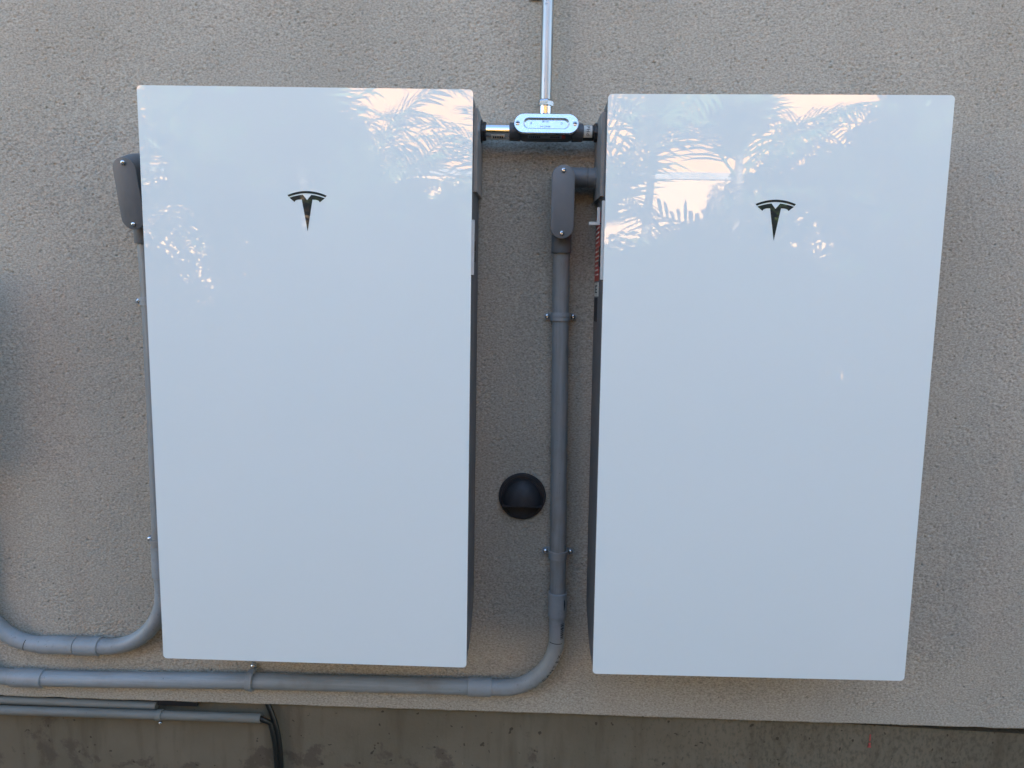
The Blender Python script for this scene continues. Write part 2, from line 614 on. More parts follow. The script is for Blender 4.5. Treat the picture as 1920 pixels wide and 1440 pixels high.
def cabinet(label, loc, tilt, side, flip):
    """origin at the lower left front corner; local x right, y into the wall, z up. side: +1 right flank shows, -1 left"""
    t = thing('battery_cabinet', label, 'battery', loc, 'white battery cabinets on the wall')
    t.rotation_euler = (0, tilt, 0)

    def P(name, bm, mat, par=t, **kw):
        return obj(name, bm, mat, par, **kw)
    bm = BM()
    prism(bm, rrect(0, PW, 0, PH, 0.0075, 8), 0.0, 0.0065)
    P('glass_panel', bm, 'white_glass', bevel=0.0011, seg=3)
    # body with its lower rear corner cut back
    bm = BM()
    prof = [(0.0068, 0.004), (0.085, 0.006), (0.112, 0.014), (0.186, 0.062), (0.186, 1.082), (0.0068, 1.094)]
    a = [bm.verts.new((0.0012, y, z)) for y, z in prof]
    b = [bm.verts.new((PW - 0.0012, y, z)) for y, z in prof]
    bm.faces.new(a[::-1])
    bm.faces.new(b)
    for i in range(len(prof)):
        j = (i + 1) % len(prof)
        bm.faces.new((a[i], a[j], b[j], b[i]))
    P('body', bm, 'cab_dark', bevel=0.003)
    # wiring bay side covers, paler metal on the rear of the flank
    for s in (1, -1):
        bm = BM()
        xo = PW + 0.0052 if s > 0 else -0.0052
        xi = PW - 0.003 if s > 0 else 0.003
        pf = [(0.046, 1.080), (0.188, 1.089), (0.188, 0.934), (0.046, 0.928)]
        a = [bm.verts.new((xo, y, z)) for y, z in pf]
        b = [bm.verts.new((xi, y, z)) for y, z in pf]
        bm.faces.new(a)
        bm.faces.new(b[::-1])
        for i in range(len(pf)):
            j = (i + 1) % len(pf)
            bm.faces.new((a[i], a[j], b[j], b[i]))
        P('side_cover', bm, 'cab_light', bevel=0.002)
        # pale service strip with black latches behind the glass edge
        bm = BM()
        x0, x1 = (PW - 0.002, PW + 0.0042) if s > 0 else (-0.0042, 0.002)
        zt = 0.872 if s > 0 else 0.915
        box(bm, x0, x1, 0.009, 0.019, 0.772, zt)
        st = P('service_strip', bm, 'pale', bevel=0.001)
        for zc in (0.826, 0.806):
            bm = BM()
            x0, x1 = (PW - 0.002, PW + 0.0052) if s > 0 else (-0.0052, 0.002)
            lathe(bm, ((x0 + x1) / 2, 0.036, zc), (1, 0, 0), [(-0.004, 0.010), (0.003, 0.010), (0.004, 0.008)] if s > 0 else [(-0.004, 0.008), (-0.003, 0.010), (0.004, 0.010)], 16)
            P('latch', bm, 'black')
        bm = BM()
        x0, x1 = (PW - 0.002, PW + 0.0015) if s > 0 else (-0.0015, 0.002)
        box(bm, x0, x1, 0.0195, 0.0275, 0.770, zt)
        P('gap_seal', bm, 'black')
        # printed notices
        x0, x1 = (PW - 0.0035, PW - 0.0006) if s > 0 else (0.0006, 0.0035)
        if s < 0:
            bm = BM()
            box(bm, x0, x1, 0.092, 0.180, 0.772, 0.905)
            rl = P('warning_label', bm, 'red', smooth=0)
            bm = BM()
            for k in range(13):
                z = 0.783 + k * 0.0092
                for yy in np.arange(0.104, 0.168, 0.0075):
                    if random.random() < 0.8:
                        box(bm, x0 - 0.0004, x0 + 0.001, yy, yy + 0.005, z, z + 0.0032)
            P('lettering', bm, 'paper', rl, smooth=0)
            bm = BM()
            box(bm, x0, x1, 0.092, 0.180, 0.741, 0.769)
            wl_ = P('data_label', bm, 'paper', smooth=0)
            bm = BM()
            for (ya, yb, za, zb) in ((0.118, 0.158, 0.748, 0.7505), (0.118, 0.158, 0.761, 0.7635), (0.150, 0.158, 0.7505, 0.761), (0.124, 0.140, 0.7535, 0.7565)):
                box(bm, x0 - 0.0004, x0 + 0.001, ya, yb, za, zb)
            P('lettering', bm, 'ink', wl_, smooth=0)
            bm = BM()
            box(bm, x0, x1, 0.116, 0.168, 0.690, 0.738)
            P('rating_plate', bm, 'ink', smooth=0)
    if side < 0:
        # small pale L-shaped lever standing off the left flank
        bm = BM()
        box(bm, -0.009, -0.004, 0.050, 0.060, 0.881, 0.908)
        box(bm, -0.024, -0.004, 0.0495, 0.0605, 0.8755, 0.881)
        P('lever', bm, 'pale', bevel=0.0012)
        bm = BM()
        box(bm, -0.0055, 0.002, 0.052, 0.058, 0.8770, 0.8795)
        P('lever_pivot', bm, 'black')
    # emblem printed just under the glass surface
    top, low = emblem_polys()
    u = 0.0362
    cx, zt = PW / 2 + 0.0022, PH - 0.1815
    ep = bpy.data.objects.new('emblem', None)
    bm = BM()
    for poly in (top, low):
        pl = [(cx + x * u, zt + z * u) for x, z in poly]
        prism(bm, pl, -0.0003, 0.001)
    bmesh.ops.triangulate(bm, faces=[f for f in bm.faces if len(f.verts) > 4])
    P('emblem', bm, 'emblem', smooth=0)
    bpy.data.objects.remove(ep)
    return t


random.seed(5)
cabinet('left white glass-fronted battery cabinet, beside the wall vent', (0, YP, 1.75 - PH), 0.0, 1, False)
_t = 0.00891659
# right one hangs a touch out of level: keep its top left corner at (0.84984, 1.74552)
_tl = (0.84984, 1.74552)
cabinet('right white glass-fronted battery cabinet with red label on its flank', (_tl[0] + PH * math.sin(_t), YP, _tl[1] - PH * math.cos(_t)), -_t, -1, True)


# ------------------------------------------------------------------ galvanised conduit and T-shaped conduit fitting
def strap_two(parent, c, r, axis='z', ear=0.0285, w=0.017, screws=(1, 1), y_wall=-0.001):
    """saddle clip over a pipe; c = pipe centre"""
    bm = BM()
    cx, cy, cz = c
    ro, ri = r + 0.0032, r - 0.0004
    n = 18
    prof_o, prof_i = [], []
    for k in range(n + 1):
        a = math.pi * k / n
        prof_o.append((math.cos(a) * ro, -math.sin(a) * ro))
        prof_i.append((math.cos(a) * ri, -math.sin(a) * ri))
    leg = (y_wall - cy)
    prof_o = [(ro, leg)] + prof_o + [(-ro, leg)]
    prof_i = [(ri, leg)] + prof_i + [(-ri, leg)]
    for dz, grow in ((-w / 2, 0.0), (w * 0.02, 0.0014)):
        h = w * 0.48
        rows = []
        for (s, prof, g) in ((0, prof_o, grow), (0, prof_i, 0)):
            for t in (dz, dz + h):
                rows.append([(p[0] * (1 + g / ro), p[1] * (1 + (g / ro if p[1] < 0 else 0)), t) for p in prof])

        def V(q):
            a, b, t = q
            return (cx + a, cy + b, cz + t) if axis == 'z' else (cx + t, cy + b, cz + a)
        vo0, vo1, vi0, vi1 = [[bm.verts.new(V(q)) for q in row] for row in rows]
        m = len(vo0)
        for i in range(m - 1):
            bm.faces.new((vo0[i], vo0[i + 1], vo1[i + 1], vo1[i]))
            bm.faces.new((vi0[i], vi1[i], vi1[i + 1], vi0[i + 1]))
            bm.faces.new((vo0[i], vi0[i], vi0[i + 1], vo0[i + 1]))
            bm.faces.new((vo1[i], vo1[i + 1], vi1[i + 1], vi1[i]))
        for i in (0, m - 1):
            bm.faces.new((vo0[i], vo1[i], vi1[i], vi0[i]))
    s_ = part('pipe_strap', bm, 'pvc_fit', parent)
    # ears with screws
    for sgn, on in zip((-1, 1), screws):
        if not on:
            continue
        bm = BM()
        if axis == 'z':
            prism(bm, [(cx + sgn * (r - 0.001), cz - w * 0.42), (cx + sgn * (ear - 0.002), cz - w * 0.42)] +
                  [(cx + sgn * (ear + 0.0068 * math.cos(R(a))), cz + 0.0068 * math.sin(R(a))) for a in range(-75, 76, 25)] +
                  [(cx + sgn * (ear - 0.002), cz + w * 0.42), (cx + sgn * (r - 0.001), cz + w * 0.42)], y_wall - 0.006, y_wall + 0.0005)
            e = (cx + sgn * (ear - 0.001), y_wall - 0.006, cz)
        else:
            prism(bm, [(cx - w * 0.42, cz + sgn * (r - 0.001)), (cx - w * 0.42, cz + sgn * (ear - 0.002))] +
                  [(cx + 0.0068 * math.sin(R(a)), cz + sgn * (ear + 0.0068 * math.cos(R(a)))) for a in range(-75, 76, 25)] +
                  [(cx + w * 0.42, cz + sgn * (ear - 0.002)), (cx + w * 0.42, cz + sgn * (r - 0.001))], y_wall - 0.006, y_wall + 0.0005)
            e = (cx, y_wall - 0.006, cz + sgn * (ear - 0.001))
        place(obj('strap_ear', bm, 'pvc_fit', s_, bevel=0.001)).location = (0, 0, 0)
        bm = BM()
        screw_mesh(bm, e, (0, -1, 0), 0.0052, 0.0036)
        place(obj('screw', bm, 'screw', s_)).location = (0, 0, 0)
    return s_


EX, EY = 0.7415, -0.032
emt = thing('steel_conduit', 'shiny galvanised steel conduit rising up the wall from the T-shaped fitting', 'conduit', (EX, EY, 1.772))
bm = BM()
tube(bm, [(EX, EY, 1.774), (EX - 0.0003, EY, 1.95), (EX - 0.001, EY, 2.6), (EX - 0.001, EY, ROOF - 0.02)], 0.0117, 32)
part('pipe', bm, 'galv', emt)
bm = BM()
lathe(bm, (EX - 0.0008, EY, 1.9775), (0, 0, 1), [(0, 0.0120), (0.0, 0.0137), (0.016, 0.0137), (0.016, 0.0120)], 32, cap=False)
box(bm, EX - 0.036, EX - 0.0118, -0.0045, -0.0015, 1.978, 1.993)
part('pipe_strap', bm, 'galv', emt)
bm = BM()
screw_mesh(bm, (EX - 0.026, -0.0045, 1.9855), (0, -1, 0), 0.005, 0.0035)
part('screw', bm, 'screw', emt)
# compression connector: hexagon nut, body, lock ring
bm = BM()
lathe(bm, (EX, EY, 1.7625), (0, 0, 1), [(0, 0.0138), (0.0015, 0.0164), (0.010, 0.0164), (0.0125, 0.0150), (0.0145, 0.0126), (0.0145, 0.0118)], 6, cap=False)
part('compression_nut', bm, 'zinc', emt, smooth=20, bevel=0.0012)
bm = BM()
lathe(bm, (EX, EY, 1.7445), (0, 0, 1), [(0, 0.0136), (0.001, 0.0148), (0.003, 0.0150), (0.0042, 0.0136), (0.0185, 0.0136)], 32)
part('connector_body', bm, 'zinc', emt)
for k, z in enumerate((1.9685, 1.962, 1.9545)):
    text_mesh('lettering', '35E'[k], 0.0075, 'etch', emt, Matrix.Translation((EX - 0.003, EY - 0.01155, z)) @ Matrix.Rotation(R(90), 4, 'X') @ Matrix.Rotation(R(-90), 4, 'Z'))

# T fitting, its face tipped upwards towards the sky
TX, TZ, TYC = 0.7433, 1.7135, -0.050
tee = thing('conduit_fitting', 'T-shaped conduit fitting with shiny oval cover between the two white cabinets', 'conduit fitting', (TX, TYC, TZ))
tilt = Matrix.Translation((TX, TYC, TZ)) @ Matrix.Rotation(R(-13), 4, 'X') @ Matrix.Translation((-TX, -TYC, -TZ))


def tpart(name, bm, mat, par=tee, **kw):
    bmesh.ops.transform(bm, matrix=tilt, verts=bm.verts[:])
    o = obj(name, bm, mat, par, **kw)
    if par is tee:
        place(o)
    return o


bm = BM()
prism(bm, stadium(TX, TZ - 0.0005, 0.118, 0.0385, 14), TYC - 0.026, TYC + 0.012)
tpart('fitting_body', bm, 'cast', bevel=0.004)
bm = BM()
lathe(bm, (TX - 0.0728, TYC + 0.001, TZ - 0.003), (1, 0, 0), [(0, 0.0155), (0.0008, 0.0175), (0.022, 0.0180)], 30)
tpart('hub', bm, 'cast')
bm = BM()
lathe(bm, (TX + 0.0735, TYC + 0.001, TZ - 0.003), (-1, 0, 0), [(0, 0.0155), (0.0008, 0.0175), (0.022, 0.0180)], 30)
tpart('hub', bm, 'cast')
bm = BM()
lathe(bm, (EX, EY + 0.0, TZ + 0.010), (0, 0, 1), [(0, 0.0178), (0.013, 0.0170), (0.0195, 0.0158), (0.0205, 0.0148)], 30)
part('hub', bm, 'cast', tee)
# oval cover with a pressed recess
bm = BM()
outer = stadium(TX, TZ, 0.1262, 0.0400, 16)
ri = stadium(TX, TZ, 0.0905, 0.0228, 16)
rb = stadium(TX, TZ, 0.0835, 0.0160, 16)
yF = TYC - 0.0310
n = len(outer)
L0 = [bm.verts.new((x, yF + 0.0050, z)) for x, z in outer]
L1 = [bm.verts.new((x, yF + 0.0010, z)) for x, z in outer]
in1 = stadium(TX, TZ, 0.1242, 0.0380, 16)
L2 = [bm.verts.new((x, yF, z)) for x, z in in1]
L3 = [bm.verts.new((x, yF, z)) for x, z in ri]
L4 = [bm.verts.new((x, yF + 0.0042, z)) for x, z in rb]
for a, b in ((L0, L1), (L1, L2), (L2, L3), (L3, L4)):
    for i in range(n):
        bm.faces.new((a[i], a[(i + 1) % n], b[(i + 1) % n], b[i]))
bm.faces.new(L4)
bm.faces.new(L0[::-1])
cover = tpart('cover', bm, 'cover_alu', smooth=28)
for sx in (-1, 1):
    bm = BM()
    screw_mesh(bm, (TX + sx * 0.0560, yF - 0.0002, TZ), (0, -1, 0), 0.0047, 0.0014)
    s = tpart('screw', bm, 'screw', cover)
    bm = BM()
    box(bm, TX + sx * 0.0560 - 0.0040, TX + sx * 0.0560 + 0.0040, yF - 0.0022, yF - 0.0006, TZ - 0.0007, TZ + 0.0007)
    tpart('slot', bm, 'ink', cover, smooth=0)
for txt, dx, dz, sz in (('E87100', -0.002, 0.0052, 0.0042), ('3/4 COVER', -0.002, -0.0048, 0.0042), ('G', -0.030, 0.0018, 0.0055), ('D', 0.030, 0.0018, 0.0055)):
    mt = tilt @ Matrix.Translation((TX + dx, yF + 0.0039, TZ + dz)) @ Matrix.Rotation(R(90), 4, 'X')
    q = text_mesh('lettering', txt, sz, 'etch', tee, mt)
# maker's strip on the underside
bm = BM()
box(bm, TX - 0.036, TX + 0.031, TYC - 0.021, TYC - 0.009, TZ - 0.0207, TZ - 0.0192)
sl = tpart('sticker', bm, 'etch', smooth=0)
bm = BM()
box(bm, TX + 0.0312, TX + 0.038, TYC - 0.021, TYC - 0.009, TZ - 0.0207, TZ - 0.0192)
tpart('sticker', bm, 'red', smooth=0)
for ks in (range(0, 6), range(11, 16)):
    bm = BM()
    for k in ks:
        xx = TX - 0.033 + k * 0.0038
        box(bm, xx, xx + 0.0026, TYC - 0.018, TYC - 0.012, TZ - 0.0210, TZ - 0.0200)
    tpart('lettering', bm, 'ink', smooth=0)
# left: polished nipple, sticker, black lock nut
NZ, NY = TZ - 0.0032, TYC + 0.0005
bm = BM()
tube(bm, [(0.6215, NY, NZ), (0.6720, NY, NZ)], 0.0157, 36)
nip = part('nipple', bm, 'chrome', tee)


def wrap(bm, x0, x1, r, a0, a1, cy, cz, n=10):
    """curved sheet round an x axis, angle 0 faces the viewer, 90 up"""
    vo = []
    for k in range(n + 1):
        a = R(a0 + (a1 - a0) * k / n)
        vo.append([bm.verts.new((x, cy - rr * math.cos(a), cz + rr * math.sin(a))) for x in (x0, x1) for rr in (r, r - 0.0004)])
    for p, q in zip(vo, vo[1:]):
        bm.faces.new((p[0], q[0], q[2], p[2]))
        bm.faces.new((p[1], p[3], q[3], q[1]))
        bm.faces.new((p[0], p[1], q[1], q[0]))
        bm.faces.new((p[2], q[2], q[3], p[3]))
    bm.faces.new((vo[0][0], vo[0][2], vo[0][3], vo[0][1]))
    bm.faces.new((vo[-1][0], vo[-1][1], vo[-1][3], vo[-1][2]))


bm = BM()
wrap(bm, 0.6345, 0.6615, 0.01605, -68, -32, NY, NZ)
part('sticker', bm, 'paper', tee)
bm = BM()
for k in range(6):
    wrap(bm, 0.6385 + k * 0.0035, 0.6408 + k * 0.0035, 0.0163, -62, -44, NY, NZ, 4)
part('lettering', bm, 'ink', tee)


def locknut(x0, x1, ribs, flange):
    bm = BM()
    lathe(bm, (x0, NY, NZ), (1, 0, 0), [(0, 0.0160), (0.0006, 0.0188), (x1 - x0 - 0.0015, 0.0188), (x1 - x0, 0.0174)], 10)
    ln = part('lock_nut', bm, 'black', tee, smooth=20, bevel=0.0006)
    bm = BM()
    f0, f1 = flange
    lathe(bm, (f0, NY, NZ), (1, 0, 0), [(0, 0.0215), (0.001, 0.0225), (f1 - f0 - 0.001, 0.0225), (f1 - f0, 0.0215)], 30)
    part('flange', bm, 'black', tee)


locknut(0.6165, 0.6245, 8, (0.6142, 0.6172))
locknut(0.8385, 0.8492, 8, (0.8475, 0.8515))
bm = BM()
tube(bm, [(0.8150, NY, NZ), (0.8400, NY, NZ)], 0.0150, 32)
part('nipple', bm, 'black', tee)
bm = BM()
wrap(bm, 0.8178, 0.8345, 0.0154, -48, 52, NY, NZ, 16)
part('sticker', bm, 'paper', tee)
for k, ch in enumerate('PHd'):
    a = R(30 - 26 * k)
    text_mesh('lettering', ch, 0.0095, 'ink', tee, Matrix.Translation((0.826, NY, NZ)) @ Matrix.Rotation(-a, 4, 'X') @ Matrix.Translation((0, -0.0155, 0)) @ Matrix.Rotation(R(90), 4, 'X') @ Matrix.Rotation(R(-90), 4, 'Z'))


# ------------------------------------------------------------------ grey PVC conduit runs
PR = 0.0176
PY = -0.0225


def junction(parent, cx, zt, zb, y_top, y_bot, w, side_hub=None):
    """LB conduit body: slot cover, rounded body behind it, lower hub"""
    h = zt - zb
    ang = math.atan2(y_bot - y_top, h)       # lean outwards at the top
    mt = Matrix.Translation((cx, (y_top + y_bot) / 2, (zt + zb) / 2)) @ Matrix.Rotation(ang, 4, 'X')
    bm = BM()
    H = h / math.cos(ang)
    prism(bm, stadium(0, 0, w, H, 14), -0.0015, 0.0028)
    bmesh.ops.transform(bm, matrix=mt, verts=bm.verts[:])
    cv = part('box_cover', bm, 'pvc_dark', parent, bevel=0.0008)
    bm = BM()
    ydeep = -(y_top + y_bot) / 2 - 0.008
    # body: front slot outline lofted to a rounder, taller back
    rows = []
    for y, sw, sh, up in ((0.0032, 0.97, 0.985, 0.0), (0.006, 1.0, 1.0, 0.001), (ydeep * 0.45, 0.97, 1.03, 0.003), (ydeep * 0.8, 0.86, 1.02, 0.004), (ydeep, 0.62, 0.95, 0.002)):
        rows.append([bm.verts.new((x, y, z + up)) for x, z in stadium(0, 0, w * sw, H * sh, 14)])
    for a, b in zip(rows, rows[1:]):
        k = len(a)
        for i in range(k):
            bm.faces.new((a[i], a[(i + 1) % k], b[(i + 1) % k], b[i]))
    bm.faces.new(rows[0])
    bm.faces.new(rows[-1][::-1])
    bmesh.ops.transform(bm, matrix=mt, verts=bm.verts[:])
    part('junction_box', bm, 'pvc_dark', parent)
    for s in (1, -1):
        bm = BM()
        screw_mesh(bm, (0, -0.0015, s * (H / 2 - 0.0105)), (0, -1, 0), 0.0047, 0.0032)
        bmesh.ops.transform(bm, matrix=mt, verts=bm.verts[:])
        sc = obj('screw', bm, 'screw', cv)
    return cv


def ring_mark(bm, p, tangent, r, a0, a1, w=0.0016, n=10):
    """thin ink arc on a pipe's surface; angles from the viewer's direction"""
    t = Vector(tangent).normalized()
    f = Vector((0, -1, 0))
    u = (f - t * f.dot(t)).normalized()
    s = t.cross(u)
    pr = None
    for k in range(n + 1):
        a = R(a0 + (a1 - a0) * k / n)
        d = u * math.cos(a) + s * math.sin(a)
        c = Vector(p) + d * (r + 0.0002)
        cur = [bm.verts.new(c - t * w / 2), bm.verts.new(c + t * w / 2)]
        if pr:
            bm.faces.new((pr[0], pr[1], cur[1], cur[0]))
        pr = cur


def coupling(parent, p0, p1, r):
    p0, p1 = Vector(p0), Vector(p1)
    L = (p1 - p0).length
    bm = BM()
    lathe(bm, p0, p1 - p0, [(0, PR - 0.0005), (0, r - 0.0012), (0.0012, r), (L - 0.0012, r), (L, r - 0.0012), (L, PR - 0.0005)], 36, cap=False)
    return part('coupling', bm, 'pvc_fit', parent)


# middle run: from the right cabinet down between the cabinets, round the bend and left along the wall base
run = thing('plastic_conduit', 'grey plastic conduit running down between the cabinets and left along the wall foot', 'conduit', (0.795, PY, 0.5))


def px(z):
    return 0.7815 + (1.48 - z) * 0.0182


bm = BM()
tube(bm, [(px(1.50), PY - 0.012, 1.50), (px(1.45), PY - 0.006, 1.45), (px(1.40), PY - 0.002, 1.40), (px(1.34), PY, 1.34), (px(1.1), PY, 1.1), (px(0.826), PY, 0.826), (px(0.72), PY, 0.72)], PR, 36)
part('pipe', bm, 'pvc_v', run)
junction(run, 0.7795, 1.6425, 1.5005, -0.079, -0.077, 0.0455)
bm = BM()
lathe(bm, (px(1.51), PY - 0.013, 1.512), (0, 0.0, -1), [(0, 0.0205), (0.036, 0.0205), (0.0375, 0.0195), (0.0375, 0.017)], 34)
part('hub', bm, 'pvc_dark', run)
SZ, SY = 1.6245, -0.044
bm = BM()
lathe(bm, (0.790, SY, SZ), (1, 0, 0), [(0, 0.0198), (0.0365, 0.0200), (0.0372, 0.0185), (0.0392, 0.0185), (0.040, 0.0197), (0.058, 0.0197)], 36)
part('side_hub', bm, 'pvc_dark', run)
bm = BM()
lathe(bm, (0.8425, SY, SZ), (1, 0, 0), [(0, 0.0205), (0.0006, 0.0225), (0.0062, 0.0225), (0.0066, 0.021)], 10)
part('adaptor_nut', bm, 'pvc_dark', run, smooth=20)
bm = BM()
lathe(bm, (0.8488, SY, SZ), (1, 0, 0), [(0, 0.0232), (0.0012, 0.0240), (0.0022, 0.0232)], 30)
part('washer', bm, 'chrome', run)
strap_two(run, (px(1.344), PY, 1.344), PR)
strap_two(run, (px(0.826), PY, 0.826), PR)
coupling(run, (px(0.739), PY, 0.739), (0.7953, PY, 0.6825), 0.0206)
ER = 0.1225
ECX, ECZ = 0.7955 - ER, 0.631
bm = BM()
tube(bm, [(0.7953, PY, 0.70), (0.7955, PY, 0.66)] + arc(ECX, ECZ, PY, ER, 0, -90, 24) + [(0.64, PY, ECZ - ER)], PR, 36)
part('elbow', bm, 'pvc_fit', run)
HZ = ECZ - ER
coupling(run, (0.599, PY, HZ), (0.6525, PY, HZ), 0.0204)
bm = BM()
tube(bm, [(0.62, PY, HZ), (0.45, PY, HZ - 0.001), (0.10, PY, HZ - 0.003), (-0.10, PY, HZ - 0.008), (-0.224, PY, HZ - 0.0105), (-0.42, PY, HZ - 0.0125)], PR, 36)
part('pipe', bm, 'pvc_h', run)
HZ2 = HZ - 0.0125
coupling(run, (-0.372, PY, HZ2), (-0.446, PY, HZ2), 0.0206)
bm = BM()
tube(bm, [(-0.42, PY, HZ2), (-0.446, PY, HZ2)] + arc(-0.446, HZ2 + 0.135, PY, 0.135, -90, -180, 24)[1:] + [(-0.581, PY - 0.02, 0.9), (-0.581, PY - 0.02, 1.01)], PR, 36)
part('elbow', bm, 'pvc_fit', run)
strap_two(run, (0.104, PY, HZ - 0.003), PR, 'x', 0.0275, 0.015, (0, 1))
# print on the bend: mark line, bar code, maker's name, coupling print
bm = BM()
ring_mark(bm, (0.7952, PY, 0.6255), (0.04, 0, 1), PR, -62, 40)
part('pen_mark', bm, 'ink', run, smooth=0)
bm = BM()
for k in range(8):
    ring_mark(bm, (ECX + ER * math.cos(R(-78 + k * 3.2)), PY, ECZ + ER * math.sin(R(-78 + k * 3.2))), (math.sin(R(78 - k * 3.2)), 0, math.cos(R(78 - k * 3.2))), PR, 62, 88, 0.0045, 4)
part('lettering', bm, 'ink', run, smooth=0)
bm = BM()
zz = 0.671
rng = random.Random(4)
while zz > 0.636:
    w_ = rng.choice((0.0008, 0.0012, 0.002, 0.0026))
    ring_mark(bm, (0.7955, PY, zz), (0, 0, 1), PR, 24, 52, w_, 4)
    zz -= w_ + rng.choice((0.0008, 0.001, 0.0014))
part('bar_code', bm, 'ink', run, smooth=0)


def pipe_letter(ch, p, tangent, ang, size, parent):
    """letter on the pipe's skin, reading along the tangent; ang turns from the viewer's side"""
    t = Vector(tangent).normalized()
    f = Vector((0, -1, 0))
    u = (f - t * f.dot(t)).normalized()
    s = t.cross(u)
    nrm = u * math.cos(R(ang)) + s * math.sin(R(ang))
    up = nrm.cross(t)
    m = Matrix((( t.x, up.x, nrm.x, 0), (t.y, up.y, nrm.y, 0), (t.z, up.z, nrm.z, 0), (0, 0, 0, 1)))
    pos = Vector(p) + nrm * (PR + 0.0002)
    m.translation = pos
    return text_mesh('lettering', ch, size, 'ink', parent, m, 0.0001)


for k, ch in enumerate('CANTEX'):
    a = -44 + k * 5.6
    pipe_letter(ch, (ECX + ER * math.cos(R(a)), PY, ECZ + ER * math.sin(R(a))), (-math.sin(R(a)), 0, math.cos(R(a))), 42, 0.0135, run)
bm = BM()
for k, (w_, h_) in enumerate(((0.002, 4), (0.004, 7), (0.005, 9), (0.003, 12), (0.004, 10), (0.002, 12), (0.003, 8), (0.0015, 5))):
    z = 0.727 - k * 0.0034
    ring_mark(bm, (0.7951, PY, z), (0, 0, 1), 0.0206, 40, 40 + h_, w_, 3)
part('coupling_print', bm, 'ink', run, smooth=0)

# left run: from behind the left cabinet down, round the bend and out of view
runl = thing('plastic_conduit', 'grey plastic conduit peeking from behind the left cabinet and curving up at the left edge', 'conduit', (-0.086, PY, 0.58))
LX = -0.0865
bm = BM()
tube(bm, [(LX + 0.001, PY - 0.012, 1.505), (LX + 0.001, PY - 0.006, 1.45), (LX, PY, 1.38), (LX, PY, 1.1), (LX - 0.002, PY, 0.80), (LX - 0.002, PY, 0.74)], PR, 36)
part('pipe', bm, 'pvc_v', runl)
junction(runl, -0.0832, 1.6400, 1.5035, -0.105, -0.074, 0.0465)
bm = BM()
lathe(bm, (LX + 0.001, PY - 0.014, 1.53), (0, 0.06, -1), [(0, 0.0205), (0.050, 0.0205), (0.0515, 0.0195), (0.0515, 0.017)], 34)
part('hub', bm, 'pvc_dark', runl)
bm = BM()
lathe(bm, (LX + 0.01, -0.055, 1.618), (1, 0, 0), [(0, 0.0205), (0.05, 0.0205), (0.05, 0.0192), (0.074, 0.0192)], 30)
part('side_hub', bm, 'pvc_dark', runl)
strap_two(runl, (LX, PY, 1.359), PR, 'z', 0.0345)
strap_two(runl, (LX - 0.0015, PY, 0.829), PR, 'z', 0.0345)
coupling(runl, (LX - 0.0015, PY, 0.820), (LX - 0.0015, PY, 0.749), 0.0212)
LR = 0.135
LZ = 0.578
bm = BM()
tube(bm, [(LX - 0.0015, PY, 0.78)] + arc(LX - 0.0015 - LR, LZ + LR, PY, LR, 0, -90, 24) + [(-0.30, PY, LZ)], PR, 36)
part('elbow', bm, 'pvc_fit', runl)
coupling(runl, (-0.2376, PY, LZ), (-0.292, PY, LZ - 0.0005), 0.0206)
coupling(runl, (-0.2928, PY, LZ), (-0.3745, PY, LZ - 0.0005), 0.0199)
bm = BM()
tube(bm, [(-0.34, PY, LZ), (-0.376, PY, LZ)] + arc(-0.376, LZ + LR, PY, LR, -90, -180, 24)[1:] + [(-0.515, PY - 0.005, 0.85), (-0.535, PY - 0.025, 0.96), (-0.536, PY - 0.025, 1.01)], PR, 36)
part('elbow', bm, 'pvc_fit', runl)
bm = BM()
ac = R(-102)
ring_mark(bm, (-0.376 + LR * math.cos(ac), PY, LZ + LR + LR * math.sin(ac)), (-math.sin(ac), 0, math.cos(ac)), PR, -50, 42)
part('pen_mark', bm, 'ink', runl, smooth=0)

dbx = thing('unseen_box', 'unseen grey electrical box added beyond the left edge, shading the wall there', 'electrical box', (-0.66, -0.06, 1.02))  # unseen box added where the conduits rise, for its soft shade on the wall
bm = BM()
prism(bm, rrect(-0.80, -0.512, 1.0, 1.42, 0.01, 4), -0.13, -0.001)
part('enclosure', bm, 'pvc_dark', dbx, bevel=0.002)
bm = BM()
prism(bm, rrect(-0.79, -0.522, 1.01, 1.41, 0.008, 4), -0.136, -0.1305)
part('door', bm, 'pvc_dark', dbx, bevel=0.0015)
bm = BM()
box(bm, -0.54, -0.53, -0.152, -0.1365, 1.19, 1.25)
part('handle', bm, 'black', dbx, bevel=0.002)

# ------------------------------------------------------------------ thin conduits along the footing and the black hose
th = thing('thin_conduit', 'upper thin beige conduit tucked right under the stucco edge', 'conduit', (-0.5, 0.012, 0.417))
bm = BM()
tube(bm, [(-1.6, 0.0105, 0.4185), (-0.5, 0.0105, 0.4185), (-0.134, 0.0105, 0.4155)], 0.0098, 24)
part('pipe', bm, 'pvc_thin', th)
th2 = thing('thin_conduit', 'lower thin grey conduit on the footing, ending at the black hose', 'conduit', (-0.5, -0.010, 0.406))
bm = BM()
lathe(bm, (-1.6, -0.0105, 0.4050), (1, 0, 0.0012), [(0, 0.0100), (1.7195, 0.0102), (1.7205, 0.0098), (1.7205, 0.0085), (1.69, 0.0085)], 28, cap=False)
part('pipe', bm, 'pvc_thin', th2)
bm = BM()
lathe(bm, (-0.1225, -0.0105, 0.4066), (1, 0, 0), [(0, 0.0104), (0, 0.0126), (0.0125, 0.0126), (0.0125, 0.0104)], 28, cap=False)
box(bm, -0.1205, -0.1120, -0.006, 0.0215, 0.3925, 0.3965)
cl = part('pipe_strap', bm, 'pvc_thin', th2)
bm = BM()
